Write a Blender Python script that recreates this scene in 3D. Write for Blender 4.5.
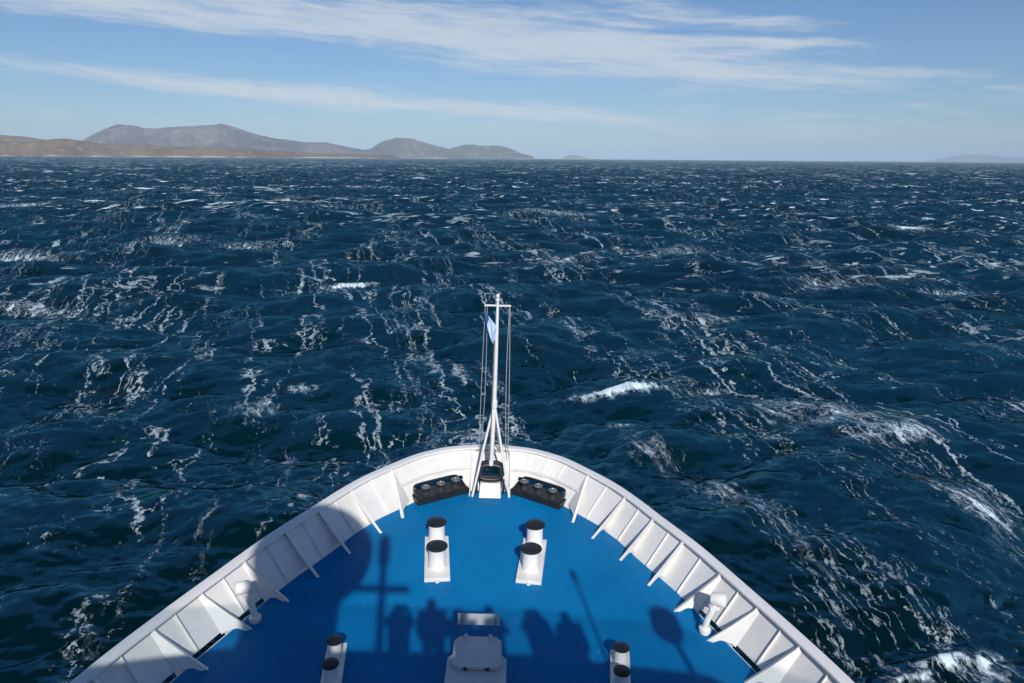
import bpy, bmesh, math, random
import numpy as np
from mathutils import Matrix, Vector, noise as mnoise

for o in list(bpy.data.objects):
    bpy.data.objects.remove(o)
scene = bpy.context.scene
C = scene.collection
R = math.radians

# ------------------------------------------------------------------ camera, sky, sun, exposure
F_PX = 683.0                                    # 24 mm lens, 1024 px wide
PITCH = math.atan((341.5 - 158.3) / F_PX)
CAM_ROLL = math.atan(8.0 / 1024)
SHIP_ROLL = R(1.15)                              # ship heels a little to starboard
DECK_Z = 7.0                                    # foredeck above the water
EYE = Vector((0.36, 0.0, 8.0))                  # photographer's eye, ship coordinates
SHIP = Matrix.Translation((0, 0, DECK_Z)) @ Matrix.Rotation(SHIP_ROLL, 4, 'Y')
EYE_W = SHIP @ EYE
SUN_EL, SUN_AZ = R(35.0), R(170.5)              # azimuth clockwise from +Y (ship's heading)

cam = bpy.data.cameras.new('camera')
cam.sensor_width = 36.0
cam.lens = F_PX * 36.0 / 1024
cam.clip_start, cam.clip_end = 0.05, 200000
cam_o = bpy.data.objects.new('camera', cam)
C.objects.link(cam_o)
cam_o.matrix_world = (Matrix.Translation(EYE_W) @ Matrix.Rotation(math.pi / 2 - PITCH, 4, 'X')
                      @ Matrix.Rotation(CAM_ROLL, 4, 'Z'))
scene.camera = cam_o


def pixel_ray(px, py):
    """world direction of a photograph pixel"""
    v = Vector(((px - 512) / F_PX, (341.5 - py) / F_PX, -1.0))
    return cam_o.matrix_world.to_3x3() @ v


def az_el(px, py):
    d = pixel_ray(px, py).normalized()
    return math.degrees(math.atan2(d.x, d.y)), math.degrees(math.asin(d.z))


def on_sea(px, py):
    d = pixel_ray(px, py)
    return EYE_W + d * (-EYE_W.z / d.z)


class G:
    """small helper that writes math nodes"""
    def __init__(s, nt):
        s.nt = nt

    def n(s, kind, **kw):
        nd = s.nt.nodes.new(kind)
        for k, v in kw.items():
            setattr(nd, k, v)
        return nd

    def put(s, sock, v):
        if v is None:
            return
        if isinstance(v, bpy.types.NodeSocket):
            s.nt.links.new(v, sock)
        else:
            sock.default_value = v

    def m(s, op, a, b=None, c=None, clamp=False):
        nd = s.n('ShaderNodeMath', operation=op, use_clamp=clamp)
        for i, v in enumerate((a, b, c)):
            s.put(nd.inputs[i], v)
        return nd.outputs[0]

    def vm(s, op, a, b=None, scale=None):
        nd = s.n('ShaderNodeVectorMath', operation=op)
        s.put(nd.inputs[0], a)
        s.put(nd.inputs[1], b)
        if scale is not None:
            s.put(nd.inputs['Scale'], scale)
        return nd.outputs[0]

    def step(s, x, lo, hi, a=0.0, b=1.0):
        nd = s.n('ShaderNodeMapRange', interpolation_type='SMOOTHSTEP')
        for i, v in enumerate((x, lo, hi, a, b)):
            s.put(nd.inputs[i], v)
        return nd.outputs[0]

    def noise(s, vec, scale, detail=3.0, rough=0.55, distortion=0.0, out=0):
        nd = s.n('ShaderNodeTexNoise')
        s.put(nd.inputs['Vector'], vec)
        s.put(nd.inputs['Scale'], scale)
        nd.inputs['Detail'].default_value = detail
        nd.inputs['Roughness'].default_value = rough
        nd.inputs['Distortion'].default_value = distortion
        return nd.outputs[out]

    def mix(s, f, a, b, kind='MIX'):
        nd = s.n('ShaderNodeMix', data_type='RGBA', blend_type=kind)
        s.put(nd.inputs[0], f)
        s.put(nd.inputs[6], a)
        s.put(nd.inputs[7], b)
        return nd.outputs[2]

    def comb(s, x, y, z=0.0):
        nd = s.n('ShaderNodeCombineXYZ')
        for i, v in enumerate((x, y, z)):
            s.put(nd.inputs[i], v)
        return nd.outputs[0]


def build_world():
    w = bpy.data.worlds.new('World')
    scene.world = w
    w.use_nodes = True
    nt = w.node_tree
    nt.nodes.clear()
    g = G(nt)
    sky = g.n('ShaderNodeTexSky', sky_type='NISHITA', sun_disc=False)
    sky.sun_elevation, sky.sun_rotation = SUN_EL, SUN_AZ
    sky.altitude = 15.0
    sky.air_density, sky.dust_density, sky.ozone_density = 1.0, 0.35, 3.0
    tc = g.n('ShaderNodeTexCoord').outputs['Generated']
    sep = g.n('ShaderNodeSeparateXYZ')
    nt.links.new(tc, sep.inputs[0])
    x, y, z = sep.outputs
    az = g.m('MULTIPLY', g.m('ARCTAN2', x, y), 180 / math.pi)
    el = g.m('MULTIPLY', g.m('ARCSINE', z), 180 / math.pi)
    # cirrus lies in long bands that sink slowly to the right
    v = g.m('ADD', el, g.m('MULTIPLY', az, 0.062))
    warp = g.noise(g.comb(g.m('MULTIPLY', az, 0.06), g.m('MULTIPLY', v, 0.22), 3.1), 1.0, 4, 0.6)
    vw = g.m('ADD', v, g.m('MULTIPLY', g.m('SUBTRACT', warp, 0.5), 1.6))
    streak = g.noise(g.comb(g.m('MULTIPLY', az, 0.055), g.m('MULTIPLY', vw, 0.75), 0.4), 1.0, 8, 0.62)
    fine = g.noise(g.comb(g.m('MULTIPLY', az, 0.21), g.m('MULTIPLY', vw, 2.1), 7.7), 1.0, 8, 0.66)

    def blob(px, py, su, sv, amp):
        a0, e0 = az_el(px, py)
        v0 = e0 + 0.062 * a0
        da = g.m('DIVIDE', g.m('SUBTRACT', az, a0), su)
        dv = g.m('DIVIDE', g.m('SUBTRACT', vw, v0), sv)
        q = g.m('ADD', g.m('MULTIPLY', da, da), g.m('MULTIPLY', dv, dv))
        return g.m('MULTIPLY', g.m('POWER', math.e, g.m('MULTIPLY', q, -1.0)), amp)

    bias = None
    for b in [(430, 22, 24, 1.7, .30), (610, 52, 16, 1.6, .30), (800, 80, 13, .85, .30), (90, 2, 16, .9, .34), (900, 71, 5, .28, .30),
              (760, 19, 5.5, .38, .40), (800, 39, 6, .32, .38), (700, 32, 7, .25, -.22), (690, 6, 6, .4, .22),
              (150, 82, 22, .50, .30), (420, 102, 20, .55, .26), (610, 122, 16, .8, .20),
              (240, 52, 14, .6, -.34), (960, 30, 10, 3.0, -.25), (60, 45, 9, .7, -.25), (520, 92, 12, .35, -.05)]:
        t = blob(*b)
        bias = t if bias is None else g.m('ADD', bias, t)
    dens = g.m('ADD', g.m('ADD', g.m('MULTIPLY', streak, 0.75), g.m('MULTIPLY', fine, 0.95)), bias)
    d = g.step(dens, 0.82, 1.36)
    d = g.m('MULTIPLY', d, 0.78)
    # cool, slightly deeper blue of the clear southern sky
    blue = g.mix(1.0, sky.outputs[0], (0.72, 0.88, 1.10, 1), 'MULTIPLY')
    cl = g.mix(d, blue, (8.1, 8.8, 9.4, 1))
    bg = g.n('ShaderNodeBackground')
    nt.links.new(cl, bg.inputs[0])
    bg.inputs[1].default_value = 0.078
    out = g.n('ShaderNodeOutputWorld')
    nt.links.new(bg.outputs[0], out.inputs[0])


build_world()

sun = bpy.data.lights.new('sun', 'SUN')
sun.energy, sun.angle, sun.color = 4.6, R(0.53), (1.0, 0.965, 0.915)
sun_o = bpy.data.objects.new('sun', sun)
C.objects.link(sun_o)
to_sun = Vector((math.sin(SUN_AZ) * math.cos(SUN_EL), math.cos(SUN_AZ) * math.cos(SUN_EL), math.sin(SUN_EL)))
sun_o.rotation_euler = to_sun.to_track_quat('Z', 'Y').to_euler()
sun_o.location = (20, -60, 60)

vs = scene.view_settings
vs.view_transform, vs.look, vs.exposure, vs.gamma, vs.use_curve_mapping = 'Standard', 'None', 0.0, 1.0, False


# ------------------------------------------------------------------ materials
def new_mat(name):
    m = bpy.data.materials.new(name)
    m.use_nodes = True
    g = G(m.node_tree)
    return m, g, m.node_tree.nodes['Principled BSDF']


def paint(name, col, rough=0.45, var=0.12, scale=2.0, bump=0.0, rust=0.0, metal=0.0):
    m, g, p = new_mat(name)
    tc = g.n('ShaderNodeTexCoord').outputs['Object']
    n1 = g.noise(tc, scale, 6, 0.6)
    n2 = g.noise(tc, scale * 9, 4, 0.6)
    f = g.m('ADD', g.m('MULTIPLY', n1, 0.7), g.m('MULTIPLY', n2, 0.3))
    dark = tuple(c * (1 - var) for c in col) + (1,)
    lite = tuple(min(1, c * (1 + var * .6)) for c in col) + (1,)
    c = g.mix(g.step(f, 0.3, 0.7), dark, lite)
    if rust:
        st = g.noise(g.vm('MULTIPLY', tc, (2.6, 2.6, 0.5)), 1.6, 6, 0.65)
        c = g.mix(g.step(st, 0.66, 0.80, 0, rust), c, (0.33, 0.21, 0.10, 1))
    g.put(p.inputs['Base Color'], c)
    g.put(p.inputs['Roughness'], g.m('ADD', rough - .1, g.m('MULTIPLY', n1, 0.2)))
    p.inputs['Metallic'].default_value = metal
    if bump:
        b = g.n('ShaderNodeBump')
        b.inputs['Strength'].default_value = bump
        b.inputs['Distance'].default_value = 0.02
        g.put(b.inputs['Height'], f)
        g.put(p.inputs['Normal'], b.outputs[0])
    return m


def make_deck_mat():
    m, g, p = new_mat('deck_paint')
    tc = g.n('ShaderNodeTexCoord').outputs['Object']
    n1 = g.noise(tc, 0.55, 5, 0.6)
    n2 = g.noise(tc, 7.0, 5, 0.65)
    c = g.mix(g.step(n1, 0.3, 0.72), (0.0006, 0.138, 0.34, 1), (0.0008, 0.176, 0.42, 1))
    c = g.mix(g.step(n2, 0.45, 0.75, 0, 0.22), c, (0.001, 0.105, 0.30, 1))
    # scuffs, chipped paint and dried salt
    salt = g.m('MULTIPLY', g.step(g.noise(tc, 16.0, 5, 0.7), 0.60, 0.72), g.step(g.noise(tc, 0.9, 4, 0.6), 0.46, 0.64))
    c = g.mix(g.m('MULTIPLY', salt, 0.62), c, (0.42, 0.53, 0.60, 1))
    chip = g.m('MULTIPLY', g.step(g.noise(tc, 30.0, 2, 0.5), 0.70, 0.74), g.step(g.noise(tc, 1.3, 3, 0.5), 0.5, 0.65))
    c = g.mix(g.m('MULTIPLY', chip, 0.55), c, (0.50, 0.58, 0.62, 1))
    g.put(p.inputs['Base Color'], c)
    g.put(p.inputs['Roughness'], g.step(n1, 0.3, 0.75, 0.42, 0.65))
    p.inputs['Specular IOR Level'].default_value = 0.10
    b = g.n('ShaderNodeBump')
    b.inputs['Strength'].default_value = 0.25
    b.inputs['Distance'].default_value = 0.01
    g.put(b.inputs['Height'], g.noise(tc, 40.0, 3, 0.6))
    g.put(p.inputs['Normal'], b.outputs[0])
    return m


def make_land_mat(name, lo, hi, shore=True, scale=0.0016):
    m, g, p = new_mat(name)
    tc = g.n('ShaderNodeTexCoord').outputs['Object']
    n1 = g.noise(tc, scale, 8, 0.62)
    n2 = g.noise(tc, scale * 6, 6, 0.65)
    c = g.mix(g.step(n1, 0.36, 0.64), lo + (1,), hi + (1,))
    c = g.mix(g.step(n2, 0.54, 0.70, 0, 0.7), c, (0.38, 0.33, 0.28, 1))
    if shore:
        sep = g.n('ShaderNodeSeparateXYZ')
        g.put(sep.inputs[0], tc)
        edge = g.m('ADD', sep.outputs[2], g.m('MULTIPLY', g.step(n1, 0.46, 0.6), -12.0))
        c = g.mix(g.step(edge, 1.5, -1.0), c, (0.44, 0.39, 0.33, 1))
    g.put(p.inputs['Base Color'], c)
    p.inputs['Roughness'].default_value = 0.95
    p.inputs['Specular IOR Level'].default_value = 0.1
    return m


WIND = R(-15.0)            # streaks run along this azimuth


def make_sea_mat():
    m, g, p = new_mat('sea_water')
    nt = m.node_tree
    tc = g.n('ShaderNodeTexCoord').outputs['Object']
    sep = g.n('ShaderNodeSeparateXYZ')
    g.put(sep.inputs[0], tc)
    X, Y, Z = sep.outputs
    cs, sn = math.cos(WIND), math.sin(WIND)
    al = g.m('ADD', g.m('MULTIPLY', X, sn), g.m('MULTIPLY', Y, cs))          # along the wind
    ac = g.m('SUBTRACT', g.m('MULTIPLY', X, cs), g.m('MULTIPLY', Y, sn))     # across the wind
    foam_a = g.n('ShaderNodeAttribute', attribute_name='foam').outputs['Fac']
    dist = g.m('SQRT', g.m('ADD', g.m('MULTIPLY', X, X), g.m('MULTIPLY', Y, Y)))
    flat = g.comb(ac, al)
    half = (0.5, 0.5, 0.5)
    # --- water: ripples, body colour, sky reflection
    rip1 = g.noise(g.comb(g.m('MULTIPLY', ac, 0.6), al), 2.6, 9, 0.70, out=1)
    rip2 = g.noise(g.comb(g.m('MULTIPLY', ac, 0.45), al), 0.35, 5, 0.62, out=1)
    r1 = g.vm('SUBTRACT', rip1, half)
    r2 = g.vm('SUBTRACT', rip2, half)
    add = g.vm('ADD', g.vm('SCALE', r1, scale=0.66), g.vm('SCALE', r2, scale=g.step(dist, 60, 600, 0.12, 0.75)))
    add = g.vm('MULTIPLY', add, (1, 1, 0))
    geo = g.n('ShaderNodeNewGeometry')
    nrm = g.vm('NORMALIZE', g.vm('ADD', geo.outputs['Normal'], add))
    deep = g.noise(flat, 0.02, 3, 0.5)
    bc = g.mix(g.step(deep, 0.35, 0.65), WATER_A, WATER_B)
    g.put(p.inputs['Base Color'], bc)
    p.inputs['Specular IOR Level'].default_value = 0.0
    p.inputs['Roughness'].default_value = 0.6
    g.put(p.inputs['Normal'], nrm)
    gl = g.n('ShaderNodeBsdfGlossy')
    gl.inputs['Color'].default_value = (0.21, 0.62, 0.78, 1)
    g.put(gl.inputs['Roughness'], g.step(dist, 30, 800, 0.16, 0.30))
    g.put(gl.inputs['Normal'], nrm)
    fr = g.n('ShaderNodeFresnel')
    fr.inputs['IOR'].default_value = 1.333
    g.put(fr.inputs['Normal'], g.vm('NORMALIZE', g.vm('ADD', geo.outputs['Normal'], g.vm('SCALE', add, scale=0.6))))
    wat = g.n('ShaderNodeMixShader')
    g.put(wat.inputs[0], g.m('MINIMUM', g.m('MULTIPLY', fr.outputs[0], 0.30), 0.22))
    g.put(wat.inputs[1], p.outputs[0])
    g.put(wat.inputs[2], gl.outputs[0])
    # --- foam: long thin streaks laid out by the wind
    w1 = g.vm('SCALE', g.vm('SUBTRACT', g.noise(flat, 0.16, 3, 0.55, out=1), half), scale=2.6)
    w2 = g.vm('SCALE', g.vm('SUBTRACT', g.noise(flat, 1.1, 4, 0.65, out=1), half), scale=0.9)
    wpos = g.vm('ADD', g.vm('ADD', flat, w1), w2)
    speck = g.noise(g.vm('MULTIPLY', wpos, (1.0, 0.7, 1)), 5.5, 4, 0.66)
    sp = g.m('MULTIPLY', g.m('SUBTRACT', speck, 0.5), 2.1)

    def streaks(ax, ay, z, w, lo, hi, patch_lo, patch_hi):
        n = g.noise(g.vm('ADD', g.vm('MULTIPLY', wpos, (ax, ay, 1)), (0, 0, z)), 1.0, 2, 0.5)
        ridge = g.m('SUBTRACT', 1.0, g.m('DIVIDE', g.m('ABSOLUTE', g.m('SUBTRACT', n, 0.5)), w), clamp=True)
        pt = g.step(g.noise(g.vm('ADD', g.vm('MULTIPLY', flat, (0.11, 0.020, 1)), (0, 0, z + 3)), 1.0, 3, 0.6), patch_lo, patch_hi)
        return g.step(g.m('ADD', g.m('MULTIPLY', ridge, pt), sp), lo, hi)
    sA = streaks(0.26, 0.022, 0.0, 0.034, 0.52, 1.02, 0.42, 0.60)
    sB = streaks(0.55, 0.050, 11.0, 0.042, 0.58, 1.06, 0.44, 0.62)
    sC = streaks(1.30, 0.130, 23.0, 0.056, 0.64, 1.10, 0.44, 0.66)
    line = g.m('MAXIMUM', g.m('MAXIMUM', sA, g.m('MULTIPLY', sB, 0.85)), g.m('MULTIPLY', sC, 0.6))
    line = g.m('MULTIPLY', line, g.step(dist, 60, 350, 0.52, 0.26))
    # --- foam: breaking crests and the fibrous patches they leave
    crumb = g.noise(g.vm('MULTIPLY', wpos, (1.0, 0.6, 1)), 2.4, 6, 0.74)
    fib = g.noise(g.vm('MULTIPLY', wpos, (2.2, 0.42, 1)), 1.0, 6, 0.72)
    lace_v = g.n('ShaderNodeTexVoronoi', feature='DISTANCE_TO_EDGE')
    g.put(lace_v.inputs['Vector'], g.vm('MULTIPLY', wpos, (1.0, 0.45, 1)))
    lace_v.inputs['Scale'].default_value = 2.6
    lace = g.step(lace_v.outputs['Distance'], 0.12, 0.0)
    body = g.m('ADD', foam_a, g.m('ADD', g.m('MULTIPLY', g.m('SUBTRACT', crumb, 0.5), 0.8), g.m('MULTIPLY', g.m('SUBTRACT', fib, 0.5), 1.5)))
    solid = g.step(body, 0.78, 1.15)
    lacy = g.m('MULTIPLY', g.step(body, 0.30, 0.85), g.m('ADD', g.m('MULTIPLY', lace, 0.5), g.step(fib, 0.48, 0.66, 0.0, 0.6)))
    # --- foam: whitecaps too small for the mesh
    gust = g.noise(g.comb(g.m('MULTIPLY', ac, 0.011), g.m('MULTIPLY', al, 0.018), 4.0), 1.0, 3, 0.5)
    gs = g.m('MULTIPLY', g.m('SUBTRACT', gust, 0.5), 0.35)

    def caps(ax, ay, z, lo, hi):
        n = g.noise(g.comb(g.m('MULTIPLY', ac, ax), g.m('MULTIPLY', al, ay), z), 1.0, 4, 0.62)
        return g.step(g.m('ADD', n, gs), lo, hi)
    c1 = g.m('MULTIPLY', caps(0.105, 0.27, 1.0, 0.61, 0.68), g.step(dist, 90, 260, 0, 0.85))
    c2 = g.m('MULTIPLY', caps(0.20, 0.55, 2.0, 0.625, 0.70), g.step(dist, 45, 140, 0, 0.6))
    c3 = g.m('MULTIPLY', caps(0.042, 0.075, 6.0, 0.575, 0.655), g.step(dist, 400, 1500))
    c4 = g.m('MULTIPLY', caps(0.011, 0.015, 9.0, 0.56, 0.65), g.step(dist, 1500, 5000, 0, 0.6))
    cap = g.m('MAXIMUM', g.m('MAXIMUM', c1, c2), g.m('MAXIMUM', c3, c4))
    f = g.m('ADD', g.m('ADD', line, g.m('MULTIPLY', solid, 0.90)), g.m('ADD', g.m('MULTIPLY', lacy, 0.75), cap), clamp=True)
    fb = g.n('ShaderNodeBsdfDiffuse')
    fb.inputs['Color'].default_value = (0.62, 0.75, 0.81, 1)
    mx = g.n('ShaderNodeMixShader')
    g.put(mx.inputs[0], f)
    g.put(mx.inputs[1], wat.outputs[0])
    g.put(mx.inputs[2], fb.outputs[0])
    g.put(nt.nodes['Material Output'].inputs['Surface'], mx.outputs[0])
    return m


WATER_A, WATER_B = (0.0004, 0.0082, 0.0120, 1), (0.0005, 0.0145, 0.0250, 1)
M = {}
M['white'] = paint('white_paint', (0.72, 0.705, 0.675), 0.42, 0.10, 1.3, rust=0.30)
M['rail'] = paint('rail_paint', (0.72, 0.71, 0.70), 0.40, 0.05, 1.3)
M['black'] = paint('black_paint', (0.012, 0.015, 0.018), 0.45, 0.3, 6.0, 0.1)
M['iron'] = paint('worn_iron', (0.026, 0.028, 0.03), 0.5, 0.4, 8.0, 0.2)
M['steel'] = paint('bare_steel', (0.26, 0.26, 0.26), 0.42, 0.3, 9.0, 0.1, metal=0.6)
M['rope'] = paint('rope', (0.36, 0.37, 0.37), 0.9, 0.3, 40.0, 0.3)
M['wood'] = paint('pale_grey', (0.55, 0.56, 0.57), 0.5, 0.1, 4.0)
M['hull'] = paint('hull_blue', (0.010, 0.05, 0.16), 0.3, 0.1, 0.6)
M['roof'] = paint('wheelhouse_deck', (0.16, 0.22, 0.20), 0.7, 0.2, 3.0)
M['deck'] = make_deck_mat()
M['dark_glass'] = paint('dark_glass', (0.01, 0.013, 0.016), 0.12, 0.05, 1.0)
M['jacket_red'] = paint('red_jacket', (0.35, 0.03, 0.025), 0.8, 0.2, 14.0, 0.2)
M['jacket_navy'] = paint('navy_jacket', (0.02, 0.03, 0.07), 0.8, 0.2, 14.0, 0.2)
M['sea'] = make_sea_mat()


def flag_mat():
    m, g, p = new_mat('flag_cloth')
    uv = g.n('ShaderNodeAttribute', attribute_name='band').outputs['Fac']
    c = g.mix(g.step(uv, 0.30, 0.36), (0.035, 0.09, 0.33, 1), (0.46, 0.56, 0.74, 1))
    g.put(p.inputs['Base Color'], c)
    p.inputs['Roughness'].default_value = 0.8
    return m


def wind_glass_mat():
    m, g, p = new_mat('tinted_windbreak')
    t = g.n('ShaderNodeBsdfTransparent')
    t.inputs[0].default_value = (0.84, 0.87, 0.88, 1)
    gl = g.n('ShaderNodeBsdfGlossy')
    gl.inputs['Roughness'].default_value = 0.05
    mx = g.n('ShaderNodeMixShader')
    mx.inputs[0].default_value = 0.06
    g.put(mx.inputs[1], t.outputs[0])
    g.put(mx.inputs[2], gl.outputs[0])
    g.put(m.node_tree.nodes['Material Output'].inputs[0], mx.outputs[0])
    return m


M['flag'] = flag_mat()
M['wind_glass'] = wind_glass_mat()


# ------------------------------------------------------------------ mesh helpers
def obj(name, bm, mat, parent=None, smooth=False, bevel=0.0, seg=2):
    if bevel:
        es = [e for e in bm.edges if len(e.link_faces) == 2 and e.calc_face_angle(0) > 0.6]
        bmesh.ops.bevel(bm, geom=es, offset=bevel, segments=seg, affect='EDGES', profile=0.5)
    bmesh.ops.recalc_face_normals(bm, faces=bm.faces)
    me = bpy.data.meshes.new(name)
    bm.to_mesh(me)
    bm.free()
    me.materials.append(M[mat] if isinstance(mat, str) else mat)
    if smooth:
        me.polygons.foreach_set('use_smooth', [True] * len(me.polygons))
        try:
            me.set_sharp_from_angle(angle=R(40))
        except Exception:
            pass
    o = bpy.data.objects.new(name, me)
    C.objects.link(o)
    if parent is not None:
        o.parent = parent
    return o


def thing(name, label, cat, loc=(0, 0, 0), rz=0.0, group=None, ship=True):
    o = bpy.data.objects.new(name, None)
    o.empty_display_size = 0.2
    C.objects.link(o)
    mt = Matrix.Translation(loc) @ Matrix.Rotation(rz, 4, 'Z')
    o.matrix_basis = SHIP @ mt if ship else mt
    o['label'], o['category'] = label, cat
    if group:
        o['group'] = group
    return o


def box(bm, x0, x1, y0, y1, z0, z1, mat=None):
    vsx = [bm.verts.new((x, y, z)) for x in (x0, x1) for y in (y0, y1) for z in (z0, z1)]
    if mat is not None:
        for v in vsx:
            v.co = mat @ v.co
    for f in ((0, 1, 3, 2), (4, 6, 7, 5), (0, 4, 5, 1), (2, 3, 7, 6), (0, 2, 6, 4), (1, 5, 7, 3)):
        bm.faces.new([vsx[i] for i in f])
    return bm


def lathe(bm, prof, seg=32, mat=Matrix.Identity(4), cap=True):
    """profile of (radius, height), closed at both ends"""
    rings = []
    for r, z in prof:
        rings.append([bm.verts.new(mat @ Vector((r * math.cos(2 * math.pi * i / seg), r * math.sin(2 * math.pi * i / seg), z)))
                      for i in range(seg)])
    for a, b in zip(rings, rings[1:]):
        for i in range(seg):
            bm.faces.new((a[i], a[(i + 1) % seg], b[(i + 1) % seg], b[i]))
    if cap:
        bm.faces.new(rings[0][::-1])
        bm.faces.new(rings[-1])
    return bm


def tube(bm, pts, rad, seg=10, closed=False):
    pts = [Vector(p) for p in pts]
    n = len(pts)
    rads = rad if isinstance(rad, (list, tuple)) else [rad] * n
    rings = []
    up = None
    for i in range(n):
        if closed:
            t = (pts[(i + 1) % n] - pts[i - 1]).normalized()
        else:
            t = (pts[min(i + 1, n - 1)] - pts[max(i - 1, 0)]).normalized()
        if up is None:
            up = Vector((0, 0, 1)) if abs(t.z) < 0.9 else Vector((0, 1, 0))
        u = t.cross(up).normalized()
        w = u.cross(t).normalized()
        up = w
        rings.append([bm.verts.new(pts[i] + (u * math.cos(a) + w * math.sin(a)) * rads[i])
                      for a in (2 * math.pi * k / seg for k in range(seg))])
    prs = list(zip(rings, rings[1:])) + ([(rings[-1], rings[0])] if closed else [])
    for a, b in prs:
        for k in range(seg):
            bm.faces.new((a[k], a[(k + 1) % seg], b[(k + 1) % seg], b[k]))
    if not closed:
        bm.faces.new(rings[0][::-1])
        bm.faces.new(rings[-1])
    return bm


def prism(bm, poly, t0, t1, frame):
    """polygon (a, b) extruded from t0 to t1; frame(a, b, t) gives the point"""
    A = [bm.verts.new(frame(a, b, t0)) for a, b in poly]
    B = [bm.verts.new(frame(a, b, t1)) for a, b in poly]
    n = len(poly)
    bm.faces.new(A[::-1])
    bm.faces.new(B)
    for i in range(n):
        bm.faces.new((A[i], A[(i + 1) % n], B[(i + 1) % n], B[i]))
    return bm


# ------------------------------------------------------------------ the sea
def smooth01(x, lo, hi):
    t = np.clip((x - lo) / (hi - lo), 0, 1)
    return t * t * (3 - 2 * t)


def cascade(L, N, kmin, kmax, seed, kp, travel):
    rng = np.random.default_rng(seed)
    k1 = np.fft.fftfreq(N, d=L / N) * 2 * np.pi
    kx, ky = np.meshgrid(k1, k1, indexing='ij')
    k = np.hypot(kx, ky)
    k[0, 0] = 1.0
    th = np.arctan2(kx, ky) - travel
    spread = np.maximum(0.03, np.cos(th)) ** 2 * np.where(np.cos(th) > 0, 1, 0.15)
    S = k ** -4.0 * np.exp(-1.25 * (kp / k) ** 2.2) * spread
    S[(k < kmin) | (k >= kmax)] = 0
    S[0, 0] = 0
    dk = 2 * np.pi / L
    hk = (rng.standard_normal((N, N)) + 1j * rng.standard_normal((N, N))) * np.sqrt(S) * dk * N * N
    inv = lambda a: np.real(np.fft.ifft2(a)).astype(np.float32)
    out = {'L': L, 'N': N, 'h': inv(hk), 'dx': inv(-1j * kx / k * hk), 'dy': inv(-1j * ky / k * hk),
           'jxx': inv(kx * kx / k * hk), 'jyy': inv(ky * ky / k * hk), 'jxy': inv(kx * ky / k * hk)}
    return out


def sample(c, key, x, y):
    N, L = c['N'], c['L']
    u = (x / L * N) % N
    v = (y / L * N) % N
    i0 = np.floor(u).astype(np.int64) % N
    j0 = np.floor(v).astype(np.int64) % N
    fu, fv = u - np.floor(u), v - np.floor(v)
    i1, j1 = (i0 + 1) % N, (j0 + 1) % N
    a = c[key]
    return (a[i0, j0] * (1 - fu) * (1 - fv) + a[i1, j0] * fu * (1 - fv) + a[i0, j1] * (1 - fu) * fv + a[i1, j1] * fu * fv)


def build_sea():
    kp = 2 * math.pi / 28.0
    travel = WIND + math.pi                 # waves run before the wind, towards the ship
    cs = [cascade(613.0, 1024, 0.0, 1.5, 11, kp, travel), cascade(67.3, 512, 1.5, 9.0, 5, kp, travel),
          cascade(13.7, 512, 9.0, 45.0, 8, kp, travel)]
    hs = 2.25
    sc = hs / 4 / math.sqrt(sum(float((c['h'] ** 2).mean()) for c in cs))
    gain = [sc, sc * 0.80, sc * 1.15]
    # radial sheet, finer near the ship, out to the horizon
    hgt = 15.0
    rs = [0.5, 4.0, 8.0, 11.0, 13.0]
    r = 14.0
    while r < 60000:
        rs.append(r)
        r += max(0.0040 * r, 0.115 * r * r / (hgt * F_PX))
    rs = np.array(rs)
    ang = np.concatenate([np.arange(-48, 48, 0.232), np.arange(48, 312, 2.0)])
    A = np.radians(ang)
    rr, aa = np.meshgrid(rs, A, indexing='ij')
    x = (rr * np.sin(aa)).astype(np.float64).ravel()
    y = (rr * np.cos(aa)).astype(np.float64).ravel()
    rr = rr.ravel()
    dr = np.gradient(rs)
    da = np.gradient(A)
    cell = np.maximum(np.repeat(dr, len(A)) * 0.6, (rs[:, None] * da[None, :]).ravel())
    w = [1 - 0.55 * smooth01(cell, 4, 14), 1 - smooth01(cell, 0.5, 1.8), 1 - smooth01(cell, 0.09, 0.28)]
    chop = [0.9, 0.6, 0.5]
    h = np.zeros_like(x)
    dx = np.zeros_like(x)
    dy = np.zeros_like(x)
    jxx = np.zeros_like(x)
    jyy = np.zeros_like(x)
    jxy = np.zeros_like(x)
    for i, c in enumerate(cs):
        gg = gain[i] * w[i]
        h += gg * sample(c, 'h', x, y)
        dx += gg * chop[i] * sample(c, 'dx', x, y)
        dy += gg * chop[i] * sample(c, 'dy', x, y)
        if i < 2:
            jxx += gg * chop[i] * sample(c, 'jxx', x, y)
            jyy += gg * chop[i] * sample(c, 'jyy', x, y)
            jxy += gg * chop[i] * sample(c, 'jxy', x, y)
    jac = (1 - jxx) * (1 - jyy) - jxy * jxy
    jac2 = (1 + jxx) * (1 + jyy) - jxy * jxy
    return x, y, rr, h, dx, dy, jac, jac2, rs, A


SEA = build_sea()


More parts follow.
